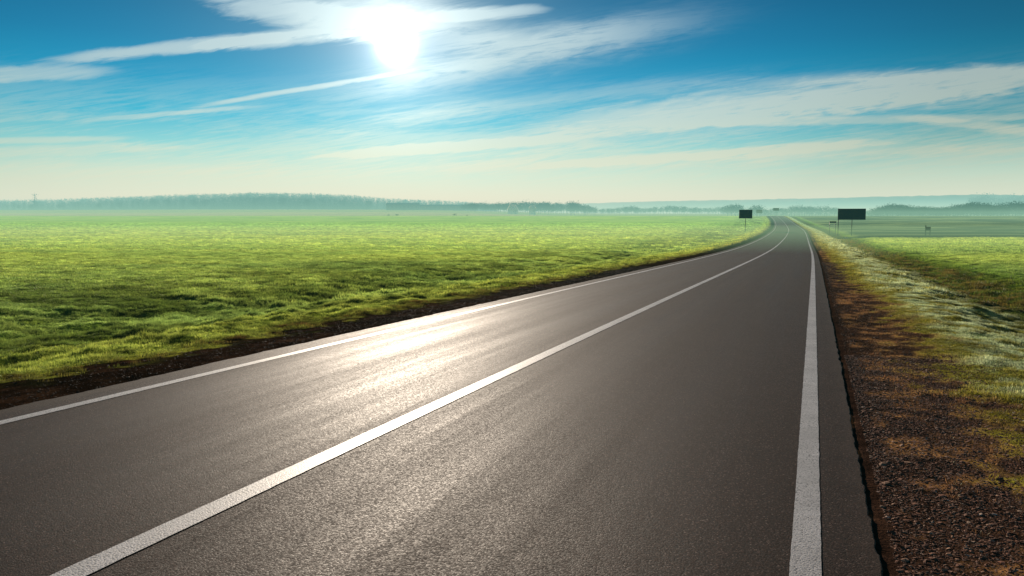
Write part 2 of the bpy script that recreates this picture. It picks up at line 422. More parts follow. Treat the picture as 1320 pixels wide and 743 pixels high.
def tuft_mesh(k, nbl, rad, hgt, wid, lean=.6):
    rr = random.Random(k); co = []; fa = []
    for b in range(nbl):
        a = rr.uniform(0, 6.283); r = rad*math.sqrt(rr.random())
        x, y = r*math.cos(a), r*math.sin(a)
        h = hgt*rr.uniform(.45, 1.15)*(1-.35*r/rad); da = a+rr.gauss(0, .9); ln = rr.uniform(.15, 1)*lean*h
        w = wid*rr.uniform(.6, 1.2); px, py = -math.sin(da+rr.uniform(-.8, .8))*w/2, math.cos(da)*w/2
        dx, dy = math.cos(da)*ln, math.sin(da)*ln
        i = len(co)
        co += [(x-px, y-py, -.02), (x+px, y+py, -.02), (x+dx*.35-px*.9, y+dy*.35-py*.9, h*.6), (x+dx*.35+px*.9, y+dy*.35+py*.9, h*.6), (x+dx, y+dy, h*(1-.25*ln/h))]
        fa += [(i, i+1, i+3, i+2), (i+2, i+3, i+4)]
    return poly_mesh('turf_tuft', co, fa, True)

def blade_mat():
    m, nt = new_mat('grass_blade'); n = N(nt)
    at = n('ShaderNodeAttribute', attribute_name='tint'); at.attribute_type = 'INSTANCER'
    oi = n('ShaderNodeObjectInfo')
    P = n('ShaderNodeTexCoord').outputs['Object']; sp = n('ShaderNodeSeparateXYZ'); n.l(P, sp.inputs[0])
    c = n.mixc(1.0, at.outputs['Color'], n.ramp(oi.outputs['Random'], [(0, (.6, .7, .6)), (.5, (1, 1, 1)), (.85, (1.2, 1.15, 1.0)), (1, (1.5, 1.35, 1.3))]), 'MULTIPLY')
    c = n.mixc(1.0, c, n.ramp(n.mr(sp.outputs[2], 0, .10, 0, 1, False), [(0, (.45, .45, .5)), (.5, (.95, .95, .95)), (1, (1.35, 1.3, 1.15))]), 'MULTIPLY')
    ct = n.mixc(1.0, c, (2.8, 2.65, 1.9), 'MULTIPLY')
    d = n('ShaderNodeBsdfDiffuse'); n.l(c, d.inputs[0]); t = n('ShaderNodeBsdfTranslucent'); n.l(ct, t.inputs[0])
    g = n('ShaderNodeBsdfGlossy', i_Roughness=.45); g.inputs[0].default_value = (.9, .95, .75, 1)
    a = n('ShaderNodeMixShader', i_0=.62); n.l(d.outputs[0], a.inputs[1]); n.l(t.outputs[0], a.inputs[2])
    b = n('ShaderNodeMixShader', i_0=.035); n.l(a.outputs[0], b.inputs[1]); n.l(g.outputs[0], b.inputs[2])
    o = n('ShaderNodeOutputMaterial'); n.l(b.outputs[0], o.inputs[0])
    return m
BL = blade_mat()
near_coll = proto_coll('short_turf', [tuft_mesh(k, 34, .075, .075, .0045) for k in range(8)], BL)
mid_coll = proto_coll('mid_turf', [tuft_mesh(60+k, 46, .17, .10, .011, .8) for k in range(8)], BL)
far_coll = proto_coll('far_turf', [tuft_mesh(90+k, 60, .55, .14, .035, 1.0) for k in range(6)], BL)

def sample(n, y0, y1, smin, smax, power=1.0, wedge=True):
    """random ground points between two distances and two offsets from the road"""
    u = RNG.random(n); Y = (y0**power+u*(y1**power-y0**power))**(1/power)
    s = smin+(smax-smin)*RNG.random(n)
    X = roadx(Y)+s*roadc(Y)
    if wedge:
        k = np.abs(X) < (.64*Y+4+Y*.06); X, Y, s = X[k], Y[k], s[k]
    return X, Y, s
def put_grass(name, label, X, Y, s, coll, nv, base, extra=None, cat='grass'):
    Z = height(X, Y); t = tint(X, Y)
    k = t[:, 1] > .040; 
    # thin out over the soil / gravel fringe
    a = np.abs(s); pr = np.where(s < 0, sstep(4.9, 6.3, a), sstep(4.7, 5.7, a+(fbm(X*3.1, Y*3.1+60, 3)-.5)*1.4+.4*sstep(12, 40, Y))); pr = np.clip(pr+.03*(a > 4.1), 0, 1)
    k &= RNG.random(len(X)) < pr
    pl = (s > 11)*(Y > 136); k &= ~(pl > 0)
    X, Y, Z, t, s = X[k], Y[k], Z[k], t[k], s[k]
    m = len(X)
    rot = np.stack([RNG.normal(0, .15, m), RNG.normal(0, .15, m), RNG.random(m)*6.283], -1)
    hgt = base*(.40+.75*sstep(.3, .7, fbm(X*1.1+3, Y*1.1, 3)))*RNG.uniform(.6, 1.35, m)
    hgt *= np.where(s < 0, 1+.7*np.exp(-((s+11)/4.0)**2), 1+.5*np.exp(-((s-9)/1.6)**2)-.35*sstep(6.5, 5, s))
    scl = np.stack([base*RNG.uniform(.8, 1.3, m)]*2+[hgt], -1)
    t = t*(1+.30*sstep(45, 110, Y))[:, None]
    t = t*np.exp(RNG.normal(0, .20 if base < 1.05 and nv == 8 else .13, (m, 1)))*(.72+.55*sstep(.32, .6, fbm(X*2.3+50, Y*2.3, 3)))[:, None]
    scatter(name, label, cat, X, Y, Z-.01, rot, scl, np.clip(t, .005, 1), coll, nv)
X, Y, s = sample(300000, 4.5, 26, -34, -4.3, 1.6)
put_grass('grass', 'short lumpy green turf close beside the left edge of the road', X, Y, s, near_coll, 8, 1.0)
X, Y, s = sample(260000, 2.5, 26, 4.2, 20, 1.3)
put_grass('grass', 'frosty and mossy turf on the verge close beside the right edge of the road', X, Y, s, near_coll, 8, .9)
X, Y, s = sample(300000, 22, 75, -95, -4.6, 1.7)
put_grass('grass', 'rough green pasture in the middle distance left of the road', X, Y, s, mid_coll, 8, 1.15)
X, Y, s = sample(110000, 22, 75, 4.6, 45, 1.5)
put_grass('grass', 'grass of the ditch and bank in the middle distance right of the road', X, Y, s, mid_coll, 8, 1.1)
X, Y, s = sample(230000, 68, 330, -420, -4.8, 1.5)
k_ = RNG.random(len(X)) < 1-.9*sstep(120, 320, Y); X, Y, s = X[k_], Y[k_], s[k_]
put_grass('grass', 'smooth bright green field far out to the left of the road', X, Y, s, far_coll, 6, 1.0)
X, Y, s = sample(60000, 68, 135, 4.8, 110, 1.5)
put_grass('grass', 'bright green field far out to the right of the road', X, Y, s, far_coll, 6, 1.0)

def stone_mesh(k):
    rr = random.Random(500+k); bm = bmesh.new(); bmesh.ops.create_icosphere(bm, subdivisions=1, radius=1)
    for v in bm.verts:
        v.co *= rr.uniform(.7, 1.2); v.co.z *= .6
    me = bpy.data.meshes.new('pebble'); bm.to_mesh(me); bm.free(); return me
def stone_mat():
    m, nt = new_mat('pebble_stone'); n = N(nt)
    oi = n('ShaderNodeObjectInfo'); at = n('ShaderNodeAttribute', attribute_name='tint'); at.attribute_type = 'INSTANCER'
    no = n.noise(n('ShaderNodeTexCoord').outputs['Object'], 2.5, 4)
    c = n.mixc(1.0, at.outputs['Color'], n.ramp(no.outputs[0], [(.3, (.6, .6, .6)), (.7, (1.3, 1.3, 1.3))]), 'MULTIPLY')
    p = n('ShaderNodeBsdfPrincipled', i_Roughness=.8); n.l(c, p.inputs['Base Color']); p.inputs['Specular IOR Level'].default_value = .15
    o = n('ShaderNodeOutputMaterial'); n.l(p.outputs[0], o.inputs[0]); return m
st_coll = proto_coll('pebble', [stone_mesh(k) for k in range(8)], stone_mat())
def put_stones(name, label, X, Y, s, base, bright):
    m = len(X); Z = height(X, Y)
    size = base*np.exp(RNG.normal(0, .45, m))*(1+Y*.012)
    scl = np.stack([size*RNG.uniform(.7, 1.4, m), size*RNG.uniform(.7, 1.3, m), size*RNG.uniform(.35, .8, m)], -1)
    rot = np.stack([RNG.normal(0, .25, m), RNG.normal(0, .25, m), RNG.random(m)*6.283], -1)
    pal = np.array([[.085, .034, .018], [.12, .050, .027], [.055, .024, .014], [.16, .085, .05], [.11, .07, .045], [.25, .17, .12]])
    t = pal[RNG.choice(6, m, p=[.32, .25, .22, .12, .07, .02])]*bright*RNG.uniform(.7, 1.3, (m, 1))
    scatter(name, label, 'gravel', X, Y, Z+size*.05, rot, scl, t, st_coll, 8)
def sh(n, y0, y1, a, b, pw, side):
    X, Y, s = sample(n, y0, y1, a, b, pw)
    k = RNG.random(len(X)) < sstep(.9, .15, (np.abs(s)-min(abs(a), abs(b)))/(abs(b-a)))+.12
    return X[k], Y[k], s[k]
X, Y, s = sh(125000, 2.4, 11, 3.84, 6.5, 1.0, 1); put_stones('gravel', 'reddish brown gravel of the shoulder right of the road', X, Y, s, .0055, 2.5)
X, Y, s = sh(50000, 10, 45, 3.86, 5.9, 1.2, 1); put_stones('gravel', 'finer reddish gravel further along the right shoulder', X, Y, s, .0058, 2.0)
X, Y, s = sh(36000, 5, 40, -6.1, -4.0, 1.2, -1); put_stones('gravel', 'dark soil and small stones along the left shoulder of the road', X, Y, s, .0055, .42)

# ------------------------------------------------------------------ boxes and signs
def box_bm(bm, x0, x1, y0, y1, z0, z1, bev=0.0):
    r = bmesh.ops.create_cube(bm, size=1); vs = r['verts']
    for v in vs:
        v.co = ((x0+x1)/2+v.co.x*(x1-x0), (y0+y1)/2+v.co.y*(y1-y0), (z0+z1)/2+v.co.z*(z1-z0))
    if bev:
        es = list({e for v in vs for e in v.link_edges}); bmesh.ops.bevel(bm, geom=es, offset=bev, segments=2, affect='EDGES')
def tube_bm(bm, p0, p1, r, seg=10):
    p0 = Vector(p0); p1 = Vector(p1); d = p1-p0
    q = d.to_track_quat('Z', 'Y').to_matrix().to_4x4()
    bmesh.ops.create_cone(bm, cap_ends=True, segments=seg, radius1=r, radius2=r, depth=d.length, matrix=Matrix.Translation((p0+p1)/2)@q)
def part(name, fn, mat, parent, smooth=False):
    bm = bmesh.new(); fn(bm); me = bpy.data.meshes.new(name); bm.to_mesh(me); bm.free()
    if smooth: me.polygons.foreach_set('use_smooth', [True]*len(me.polygons))
    return link(name, me, mat, parent)
M_FACE = simple_mat('sign_face', (.010, .018, .030), .55, 0, 1.2, .35)
M_EDGE = simple_mat('sign_edge', (.09, .10, .11), .4, .6, 4, .3)
M_POST = simple_mat('galvanised_post', (.06, .07, .07), .45, .6, 6, .3)
M_WOOD = simple_mat('weathered_wood', (.06, .05, .035), .8, 0, 8, .4)

def gz(X, Y): return float(height(np.array([float(X)]), np.array([float(Y)]))[0])
def at(u, v, Y): return bearing(u, v)*Y, Y, CAMH+slope(v)*Y

def road_sign(u, Ypos, vtop, vbot, wpx, posts, label, rz=0.0, cat='road sign', group=None, name='road_sign', ribs=True):
    """a board on posts; posts are offsets along the board as a share of its width"""
    x, y, zt = at(u, vtop, Ypos); zb = CAMH+slope(vbot)*Ypos; w = wpx/F*Ypos/max(.5, math.cos(rz))
    g = gz(x, y); t = empty(name, (x, y, g), rz); tag(t, label, cat, group)
    a, b = zb-g, zt-g; h = b-a
    part('panel', lambda bm: box_bm(bm, -w/2+.03, w/2-.03, -.012, .012, a+.03, b-.03), M_FACE, t)
    def fr(bm):
        e = .04
        box_bm(bm, -w/2, w/2, -.025, .025, a, a+e); box_bm(bm, -w/2, w/2, -.025, .025, b-e, b)
        box_bm(bm, -w/2, -w/2+e, -.025, .025, a+e, b-e); box_bm(bm, w/2-e, w/2, -.025, .025, a+e, b-e)
    part('frame', fr, M_EDGE, t)
    if ribs:
        for q in (.25, .75):
            part('rail', lambda bm: box_bm(bm, -w/2+.06, w/2-.06, .014, .06, a+h*q-.03, a+h*q+.03), M_POST, t)
    r = .065 if w > 2 else .045
    for p in posts:
        xx = p*w; gg = 0.0
        wx = x+math.cos(rz)*xx; wy = y+math.sin(rz)*xx; gg = gz(wx, wy)-g
        part('post', lambda bm: tube_bm(bm, (xx, .065+r, gg-.35), (xx, .065+r, b-.12 if ribs else b), r), M_POST, t, True)
    return t

road_sign(1098.2, 156, 269.2, 283.6, 32, (-.47, .02), 'large blank dark billboard on two thin posts right of the road', R(-16))
road_sign(961.4, 188, 270.6, 281.8, 16.5, (.0,), 'dark rectangular sign on one post left of the road on the grass', R(-6))
road_sign(978.8, 474, 270.6, 275.0, 7.6, (-.3, .3), 'small distant dark sign just left of the road beyond the crest', R(-5))
road_sign(1000.6, 470, 268.4, 271.9, 7.8, (.0,), 'small distant dark sign on one post right where the road meets the skyline', R(4))
road_sign(1073.8, 168, 285.6, 287.4, 8.8, (-.46, .46), 'low narrow board on two posts just left of the large billboard', R(10), 'board', name='low_board', ribs=False)
# lone notice frame in the ploughed field's edge
def notice(u, Ypos):
    x, y, zt = at(u, 290.6, Ypos); g = gz(x, y); t = empty('notice_board', (x, y, g), R(12))
    tag(t, 'small wooden notice board on two posts at the edge of the dark field', 'notice board')
    w = 6.6/F*Ypos; zb = CAMH+slope(297.3)*Ypos-g; zm = CAMH+slope(293.2)*Ypos-g; zt -= g
    part('panel', lambda bm: box_bm(bm, -w/2+.05, w/2-.05, -.015, .015, zb, zm, .004), M_WOOD, t)
    part('rail', lambda bm: box_bm(bm, -w/2-.04, w/2+.04, -.03, .03, zm+.01, zm+.07, .005), M_WOOD, t)
    for sx in (-1, 1):
        part('post', lambda bm: box_bm(bm, sx*w/2-.065, sx*w/2+.065, .02, .14, -.3, zm+.06 if sx > 0 else zm+.35, .008), M_WOOD, t)
notice(1196.8, 149)
# pale field stone and a low stump near the billboard
def rock(u, Ypos, rad, name, label, cat, col, zs=.7):
    x = bearing(u, 304)*Ypos; g = gz(x, Ypos)
    bm = bmesh.new(); bmesh.ops.create_icosphere(bm, subdivisions=3, radius=rad)
    rr = random.Random(int(u))
    for v in bm.verts:
        d = v.co.normalized(); k = 1+.3*(vnoise(np.array([d.x*2+5.0]), np.array([d.y*2+d.z*1.3+9.0]))[0]-.5)*2
        v.co = Vector((v.co.x*k*1.2, v.co.y*k, v.co.z*k*zs))
    me = bpy.data.meshes.new(name); bm.to_mesh(me); bm.free()
    o = link(name, me, simple_mat(name+'_surface', col, .8, 0, 3, .3, .4)); o.location = (x, Ypos, g+rad*zs*.5); tag(o, label, cat)
rock(1091, 138, .30, 'boulder', 'small pale stone lying in the grass below the large billboard', 'stone', (.45, .43, .36))

# ------------------------------------------------------------------ trees
def foliage_mat(name, c1, c2, tr=.3):
    m, nt = new_mat(name); n = N(nt)
    P = n('ShaderNodeNewGeometry').outputs['Position']; no = n.noise(P, .35, 5, .7)
    oi = n('ShaderNodeObjectInfo')
    c = n.mixc(n.mr(no.outputs[0], .35, .65), c1, c2)
    c = n.mixc(1.0, c, n.ramp(oi.outputs['Random'], [(0, (.7, .75, .8)), (1, (1.25, 1.2, 1.05))]), 'MULTIPLY')
    d = n('ShaderNodeBsdfDiffuse'); n.l(c, d.inputs[0]); t = n('ShaderNodeBsdfTranslucent'); n.l(c, t.inputs[0])
    a = n('ShaderNodeMixShader', i_0=tr); n.l(d.outputs[0], a.inputs[1]); n.l(t.outputs[0], a.inputs[2])
    o = n('ShaderNodeOutputMaterial'); n.l(a.outputs[0], o.inputs[0]); return m
M_LEAF = foliage_mat('broadleaf_foliage', (.022, .032, .014), (.055, .065, .025))
M_CON = foliage_mat('conifer_foliage', (.014, .028, .016), (.030, .050, .024), .15)
M_BARK = simple_mat('bark', (.05, .04, .03), .9, 0, 2, .4)

def leaf_quads(co, fa, c, size, rr, k):
    for _ in range(k):
        d = Vector((rr.gauss(0, 1), rr.gauss(0, 1), rr.gauss(0, 1))).normalized()
        e = d.cross(Vector((rr.gauss(0, 1), rr.gauss(0, 1), rr.gauss(0, 1)))).normalized(); f = d.cross(e)
        s_ = size*rr.uniform(.5, 1.2); i = len(co)
        p = c+Vector((rr.gauss(0, 1), rr.gauss(0, 1), rr.gauss(0, .8)))*size*1.4
        co += [p+e*s_*.6, p+f*s_*.4, p-e*s_*.6, p-f*s_*.4]; fa.append((i, i+1, i+2, i+3))
def limb_bm(bm, pts, radii, seg=6):
    rings = []
    for i, (p, r) in enumerate(zip(pts, radii)):
        p = Vector(p); d = (Vector(pts[min(i+1, len(pts)-1)])-Vector(pts[max(i-1, 0)])).normalized()
        a = d.orthogonal().normalized(); b = d.cross(a)
        rings.append([bm.verts.new(p+(a*math.cos(t*2*math.pi/seg)+b*math.sin(t*2*math.pi/seg))*r) for t in range(seg)])
    for q, w in zip(rings, rings[1:]):
        for t in range(seg): bm.faces.new((q[t], q[(t+1) % seg], w[(t+1) % seg], w[t]))
def broad_tree(seed, H, W, dens):
    rr = random.Random(seed); bm = bmesh.new(); tips = []
    th = H*rr.uniform(.28, .4)
    limb_bm(bm, [(0, 0, -.5), (0, 0, .3), (rr.gauss(0, .1), rr.gauss(0, .1), th), (rr.gauss(0, .3), rr.gauss(0, .3), H*.85)], [H*.03, H*.022, H*.018, H*.004])
    nb = rr.randint(9, 12)
    for i in range(nb):
        a = i*2.4+rr.uniform(-.3, .3); z0 = th*.7+(H*.75-th*.7)*i/nb; ln = W*.5*(1-.5*abs(i/nb-.35))*rr.uniform(.7, 1.1)
        e = Vector((math.cos(a)*ln, math.sin(a)*ln, z0+H*rr.uniform(.08, .2)))
        m_ = Vector((math.cos(a)*ln*.5, math.sin(a)*ln*.5, z0+H*.04))
        limb_bm(bm, [(0, 0, z0), m_, e], [H*.010, H*.006, H*.002], 4)
        tips += [m_, e, (m_+e)/2+Vector((rr.gauss(0, .4), rr.gauss(0, .4), .5)), e+Vector((rr.gauss(0, .8), rr.gauss(0, .8), rr.uniform(0, 1.2)))]
    tips.append(Vector((0, 0, H*.9)))
    tm = bpy.data.meshes.new('trunk'); bm.to_mesh(tm); bm.free(); tm.materials.append(M_BARK)
    co = []; fa = []
    for t in tips:
        if t.z > H*.24: leaf_quads(co, fa, t, H*.062*rr.uniform(.8, 1.3), rr, int(dens*1.9))
    cm = poly_mesh('crown', co, fa); cm.materials.append(M_LEAF)
    return tm, cm
def con_tree(seed, H, W, dens=5):
    rr = random.Random(seed); bm = bmesh.new()
    limb_bm(bm, [(0, 0, -.5), (0, 0, H*.5), (0, 0, H*.98)], [H*.016, H*.010, H*.002])
    tm = bpy.data.meshes.new('trunk'); bm.to_mesh(tm); bm.free(); tm.materials.append(M_BARK)
    co = []; fa = []; lv = 12
    for i in range(lv):
        z = H*(.06+.90*i/(lv-1)); r = W*.5*(1-i/lv)**.8+.1; kk = max(3, int(8*(1-i/lv)))
        for j in range(kk):
            a = j*6.283/kk+rr.uniform(-.4, .4)
            for q in (.45, 1.0):
                leaf_quads(co, fa, Vector((math.cos(a)*r*q, math.sin(a)*r*q, z-r*q*.35)), H*.046, rr, 3)
    cm = poly_mesh('crown', co, fa); cm.materials.append(M_CON)
    return tm, cm
BROAD = [broad_tree(1, 13, 11, 9), broad_tree(2, 15, 9, 8), broad_tree(3, 11, 12, 10), broad_tree(4, 14, 8, 5), broad_tree(5, 12, 10, 4), broad_tree(6, 9, 11, 11)]
CONI = [con_tree(11, 16, 6), con_tree(12, 19, 6.5), con_tree(13, 14, 5.5)]
def plant_tree(meshes, u, Y, h_scale, label, group, name='broadleaf_tree', sx=1.0):
    x = bearing(u, 275)*Y; g = gz(x, Y); t = empty(name, (x, Y, g), random.uniform(0, 6.28)); tag(t, label, 'tree', group)
    for nm, me in zip(('trunk', 'crown'), meshes):
        o = bpy.data.objects.new(nm, me); COL.objects.link(o); o.parent = t
    t.scale = (h_scale*sx, h_scale*sx, h_scale)
def tree_run(prof_uv, u0, u1, stepu, Yc, Yj, label, group, kinds, base_h, name='broadleaf_tree', sx=1.15):
    """a run of trees whose tops follow a skyline given as picture heights"""
    us = [p[0] for p in prof_uv]; vs = [p[1] for p in prof_uv]; u = u0
    while u < u1:
        Y = Yc+random.uniform(-Yj, Yj); x = bearing(u, 275)*Y; g = gz(x, Y)
        top = CAMH+slope(np.interp(u, us, vs)+abs(random.gauss(0, 1.3)))*Y
        k = random.randrange(len(kinds)); H = max(4.0, top-g)
        plant_tree(kinds[k], u, Y, H/base_h[k], label, group, name, sx)
        u += stepu*random.uniform(.6, 1.4)
BH = [13.5, 15.5, 12, 14, 12, 10]; CH = [16, 19, 14]
tree_run([(596, 262), (620, 260), (650, 261), (676, 258.5), (700, 259.5), (724, 260.5), (737, 259), (752, 262.5), (765, 266)], 598, 768, 2.7, 1040, 60,
         'hazy blue-green tree in the clump behind the field, left of the farm roofs and signs', 'trees in the misty clump in the middle of the skyline', BROAD[:5], BH[:5])
tree_run([(768, 269), (790, 267), (815, 265), (830, 268), (850, 265), (866, 264), (885, 266), (910, 267), (935, 266)], 770, 935, 3.4, 1120, 60,
         'small hazy tree in the low line between the clump and the left road sign', 'trees in the low misty line left of the road', BROAD, BH)
tree_run([(935, 263), (950, 262), (960, 268), (968, 268), (974, 262), (985, 268), (1000, 268), (1020, 266), (1035, 263.5), (1045, 266), (1056, 264), (1078, 267), (1092, 270), (1120, 270)], 938, 1122, 4.0, 900, 50,
         'hazy thin-crowned tree in the line behind the point where the road disappears', 'trees behind the road crest', BROAD[3:]+BROAD[:1], BH[3:]+BH[:1])
tree_run([(1122, 269), (1136, 265), (1152, 261.5), (1165, 262.5), (1180, 265), (1200, 265), (1226, 265), (1236, 262), (1248, 260), (1262, 258.5), (1275, 262), (1290, 262), (1305, 257.5), (1320, 259), (1350, 259)], 1124, 1352, 3.5, 700, 40,
         'dark rounded tree in the wood edge beyond the ploughed field on the right', 'trees of the wood edge beyond the ploughed field', [BROAD[0], BROAD[2], BROAD[5]], [BH[0], BH[2], BH[5]], sx=1.3)
tree_run([(1255, 252), (1270, 249), (1290, 254), (1305, 249), (1320, 247), (1350, 248)], 1256, 1352, 8, 1500, 60,
         'faint tall tree on the hazy rise behind the dark wood edge at far right', 'faint trees on the rise at far right', BROAD[3:5]+BROAD[:1], BH[3:5]+BH[:1])
plant_tree(CONI[0], 45.5, 1225, 1.55, 'tall thin spire-like conifer standing above the left end of the wood', None, 'conifer_tree', 1.0)
# bushes on the skyline of the near field
for u, lab, sc_ in ((501, 'small dark bush on the left field skyline, left one of the close pair', .09), (511.5, 'small dark bush on the left field skyline, right one of the close pair', .12), (586, 'wider lone dark bush on the field skyline below the long barn', .15), (602, 'tiny dark bush on the field skyline right of the wider lone bush', .08)):
    x = bearing(u, 277)*478; t = empty('bush', (x, 478, gz(x, 478)-.1)); tag(t, lab, 'bush')
    for nm, me_ in zip(('stem', 'crown'), BROAD[2]):
        o = bpy.data.objects.new(nm, me_); COL.objects.link(o); o.parent = t
    t.scale = (sc_*1.3, sc_*1.3, sc_)

# the wood on the left rise: one mass
def wood(name, label, plan):
    allco = []; allf = []; allm = []; base = 0
    src = []
    for tm, cm in CONI+BROAD[:5]:
        c = np.array([v.co[:] for v in cm.vertices]); f = np.array([p.vertices[:] for p in cm.polygons]); src.append((c, f))
    for (u, Y, top, ci) in plan:
        x = bearing(u, 270)*Y; g = gz(x, Y); c, f = src[ci]; H0 = c[:, 2].max(); H = max(8, top-g); k = H/H0
        a = random.uniform(0, 6.28); w = k*(1.5 if ci < 3 else 1.1)
        X = (c[:, 0]*math.cos(a)-c[:, 1]*math.sin(a))*w+x; Yy = (c[:, 0]*math.sin(a)+c[:, 1]*math.cos(a))*w+Y
        allco.append(np.stack([X, Yy, c[:, 2]*k+g], -1)); allf.append(f+base); base += len(c)
    co = np.concatenate(allco); fa = np.concatenate(allf)
    me = bpy.data.meshes.new(name); me.vertices.add(len(co)); me.vertices.foreach_set('co', co.astype(np.float32).ravel())
    me.loops.add(fa.size); me.loops.foreach_set('vertex_index', fa.ravel().astype(np.int32))
    me.polygons.add(len(fa)); me.polygons.foreach_set('loop_start', np.arange(0, fa.size, 4, dtype=np.int32)); me.update(calc_edges=True)
    o = link(name, me, M_CON); tag(o, label, 'forest', kind='stuff'); return o
us = [-60, 0, 40, 80, 120, 170, 230, 280, 320, 360, 400, 440, 470, 500, 530, 560, 600, 640]
vs = [258, 257, 256.5, 256, 254, 252.5, 250, 248.8, 247.6, 247.6, 248.6, 250, 252, 255, 256.3, 257, 259.5, 262]
plan = []
for row, (Y, dv, n_) in enumerate(((1230, 6.5, 190), (1290, 4.6, 240), (1400, 2.6, 280), (1560, 1.0, 330), (1750, 0, 380))):
    for i in range(n_):
        u = -60+(700)*i/n_+random.uniform(-2, 2)
        if row < 1 and u > 480: continue
        v = np.interp(u, us, vs)+dv+abs(random.gauss(0, .8))
        plan.append((u, Y+random.uniform(-25, 25), CAMH+slope(v)*Y, random.choice((0, 1, 2, 0, 1, 2, 0, 1, 2, 0, 1, 4))))
wood('forest', 'hazy blue-green wood covering the low rise on the left skyline', plan)

# ------------------------------------------------------------------ far hills
hy = np.linspace(3600, 5200, 40); hb = np.linspace(-.9, 1.2, 420)
HB, HY = np.meshgrid(hb, hy, indexing='ij'); 
ub = HB*F+660
vtop = np.interp(ub, [-300, 0, 500, 640, 760, 800, 860, 950, 1050, 1150, 1260, 1320, 1600], [268, 266, 263, 264, 262, 260.5, 259, 257.5, 255.5, 253, 250.6, 251.5, 262])
ridge = CAMH+(285-vtop)/F*4400
g0 = prof(HY)
HZ = g0-3+(ridge-g0)*np.exp(-((HY-4400)/420.0)**2)+8*(fbm(HB*120, HY*.01, 4, .6)-.5)*np.exp(-((HY-4400)/300.0)**2)
me = grid_mesh('hills', HB*HY, HY, HZ, flip=True)
hills = link('hills', me, simple_mat('hill_woods', (.030, .045, .022), .95, 0, .01, .4)); tag(hills, kind='structure')

# ------------------------------------------------------------------ farm buildings
M_WALL = simple_mat('barn_wall', (.10, .10, .09), .8, 0, .4, .2)
M_ROOF = simple_mat('barn_roof', (.10, .11, .115), .6, 0, .5, .2)
M_GLINT = simple_mat('painted_glint_roof', (.85, .85, .82), .35, 0, .5, .1)  # roof whitened and made translucent to stand in for glints
M_GLINT.node_tree.nodes.clear(); _n = N(M_GLINT.node_tree)
_d = _n('ShaderNodeBsdfDiffuse'); _t = _n('ShaderNodeBsdfTranslucent'); _m = _n('ShaderNodeMixShader', i_0=.6); _o = _n('ShaderNodeOutputMaterial')
_c = _n.ramp(_n.noise(_n('ShaderNodeTexCoord').outputs['Object'], 1.0).outputs[0], [(0, (.85, .85, .82)), (1, (.95, .95, .92))])
for _x in (_d, _t): _n.l(_c, _x.inputs[0])
_n.l(_d.outputs[0], _m.inputs[1]); _n.l(_t.outputs[0], _m.inputs[2]); _n.l(_m.outputs[0], _o.inputs[0])
M_PWALL = simple_mat('pale_wall', (.40, .39, .36), .8, 0, .4, .2)
M_DOOR = simple_mat('door_wood', (.04, .035, .03), .7, 0, 1, .3)
def barn(u0, u1, Y, veave, vridge, label, rz, deep, roofm=M_ROOF, wallm=M_WALL, name='barn', wins=6):
    uc = (u0+u1)/2; x = bearing(uc, 270)*Y; g = gz(x, Y)-.3; w = (u1-u0)/F*Y
    he = CAMH+slope(veave)*Y-g; hr = CAMH+slope(vridge)*Y-g
    t = empty(name, (x, Y, g), rz); tag(t, label, 'building')
    a, d = w/2, deep/2
    def wall(bm):
        co = [(-a, -d, 0), (a, -d, 0), (a, d, 0), (-a, d, 0), (-a, -d, he), (a, -d, he), (a, d, he), (-a, d, he), (-a, 0, hr-.1), (a, 0, hr-.1)]
        v = [bm.verts.new(c) for c in co]
        for f in ((0, 1, 5, 4), (2, 3, 7, 6), (1, 2, 6, 9, 5), (3, 0, 4, 8, 7)): bm.faces.new([v[i] for i in f])
    part('wall', wall, wallm, t)
    def roof(bm):
        e = .5
        dz = (hr-he)/d*e
        for sg in (-1, 1):
            co = [(-a-e, sg*(d+e), he-dz), (a+e, sg*(d+e), he-dz), (a+e, 0, hr), (-a-e, 0, hr)]
            lo = [bm.verts.new(c) for c in co]; hi = [bm.verts.new((c[0], c[1], c[2]+.2)) for c in co]
            bm.faces.new(lo); bm.faces.new(hi)
            for i in range(4): bm.faces.new((lo[i], lo[(i+1) % 4], hi[(i+1) % 4], hi[i]))
    part('roof', roof, roofm, t)
    for i in range(wins):
        xx = -a+w*(i+.5)/wins
        if i == wins//2: part('door', lambda bm: box_bm(bm, xx-w*.02-.9, xx+w*.02+.9, -d-.08, -d-.003, .1, he*.75), M_DOOR, t)
        else: part('window', lambda bm: box_bm(bm, xx-.7, xx+.7, -d-.06, -d-.003, he*.4, he*.7), M_DOOR, t)
barn(499, 540, 1110, 264.2, 262.0, 'long low grey barn at the left, taller of the two behind the left field', R(0), 16, wins=8)
barn(542, 598, 1118, 266.0, 264.2, 'long low grey barn at the right, lower of the two behind the left field', R(2), 14, wins=10)
barn(656.5, 665.5, 930, 270.0, 264.0, 'farm building with the longer roof, glint painted white, in the misty clump', R(38), 9, M_GLINT, M_PWALL, 'farmhouse', 3)
barn(683.5, 689, 930, 268.3, 265.2, 'small farm building, roof glint painted white, right of the longer roof', R(38), 6, M_GLINT, M_PWALL, 'farmhouse', 2)

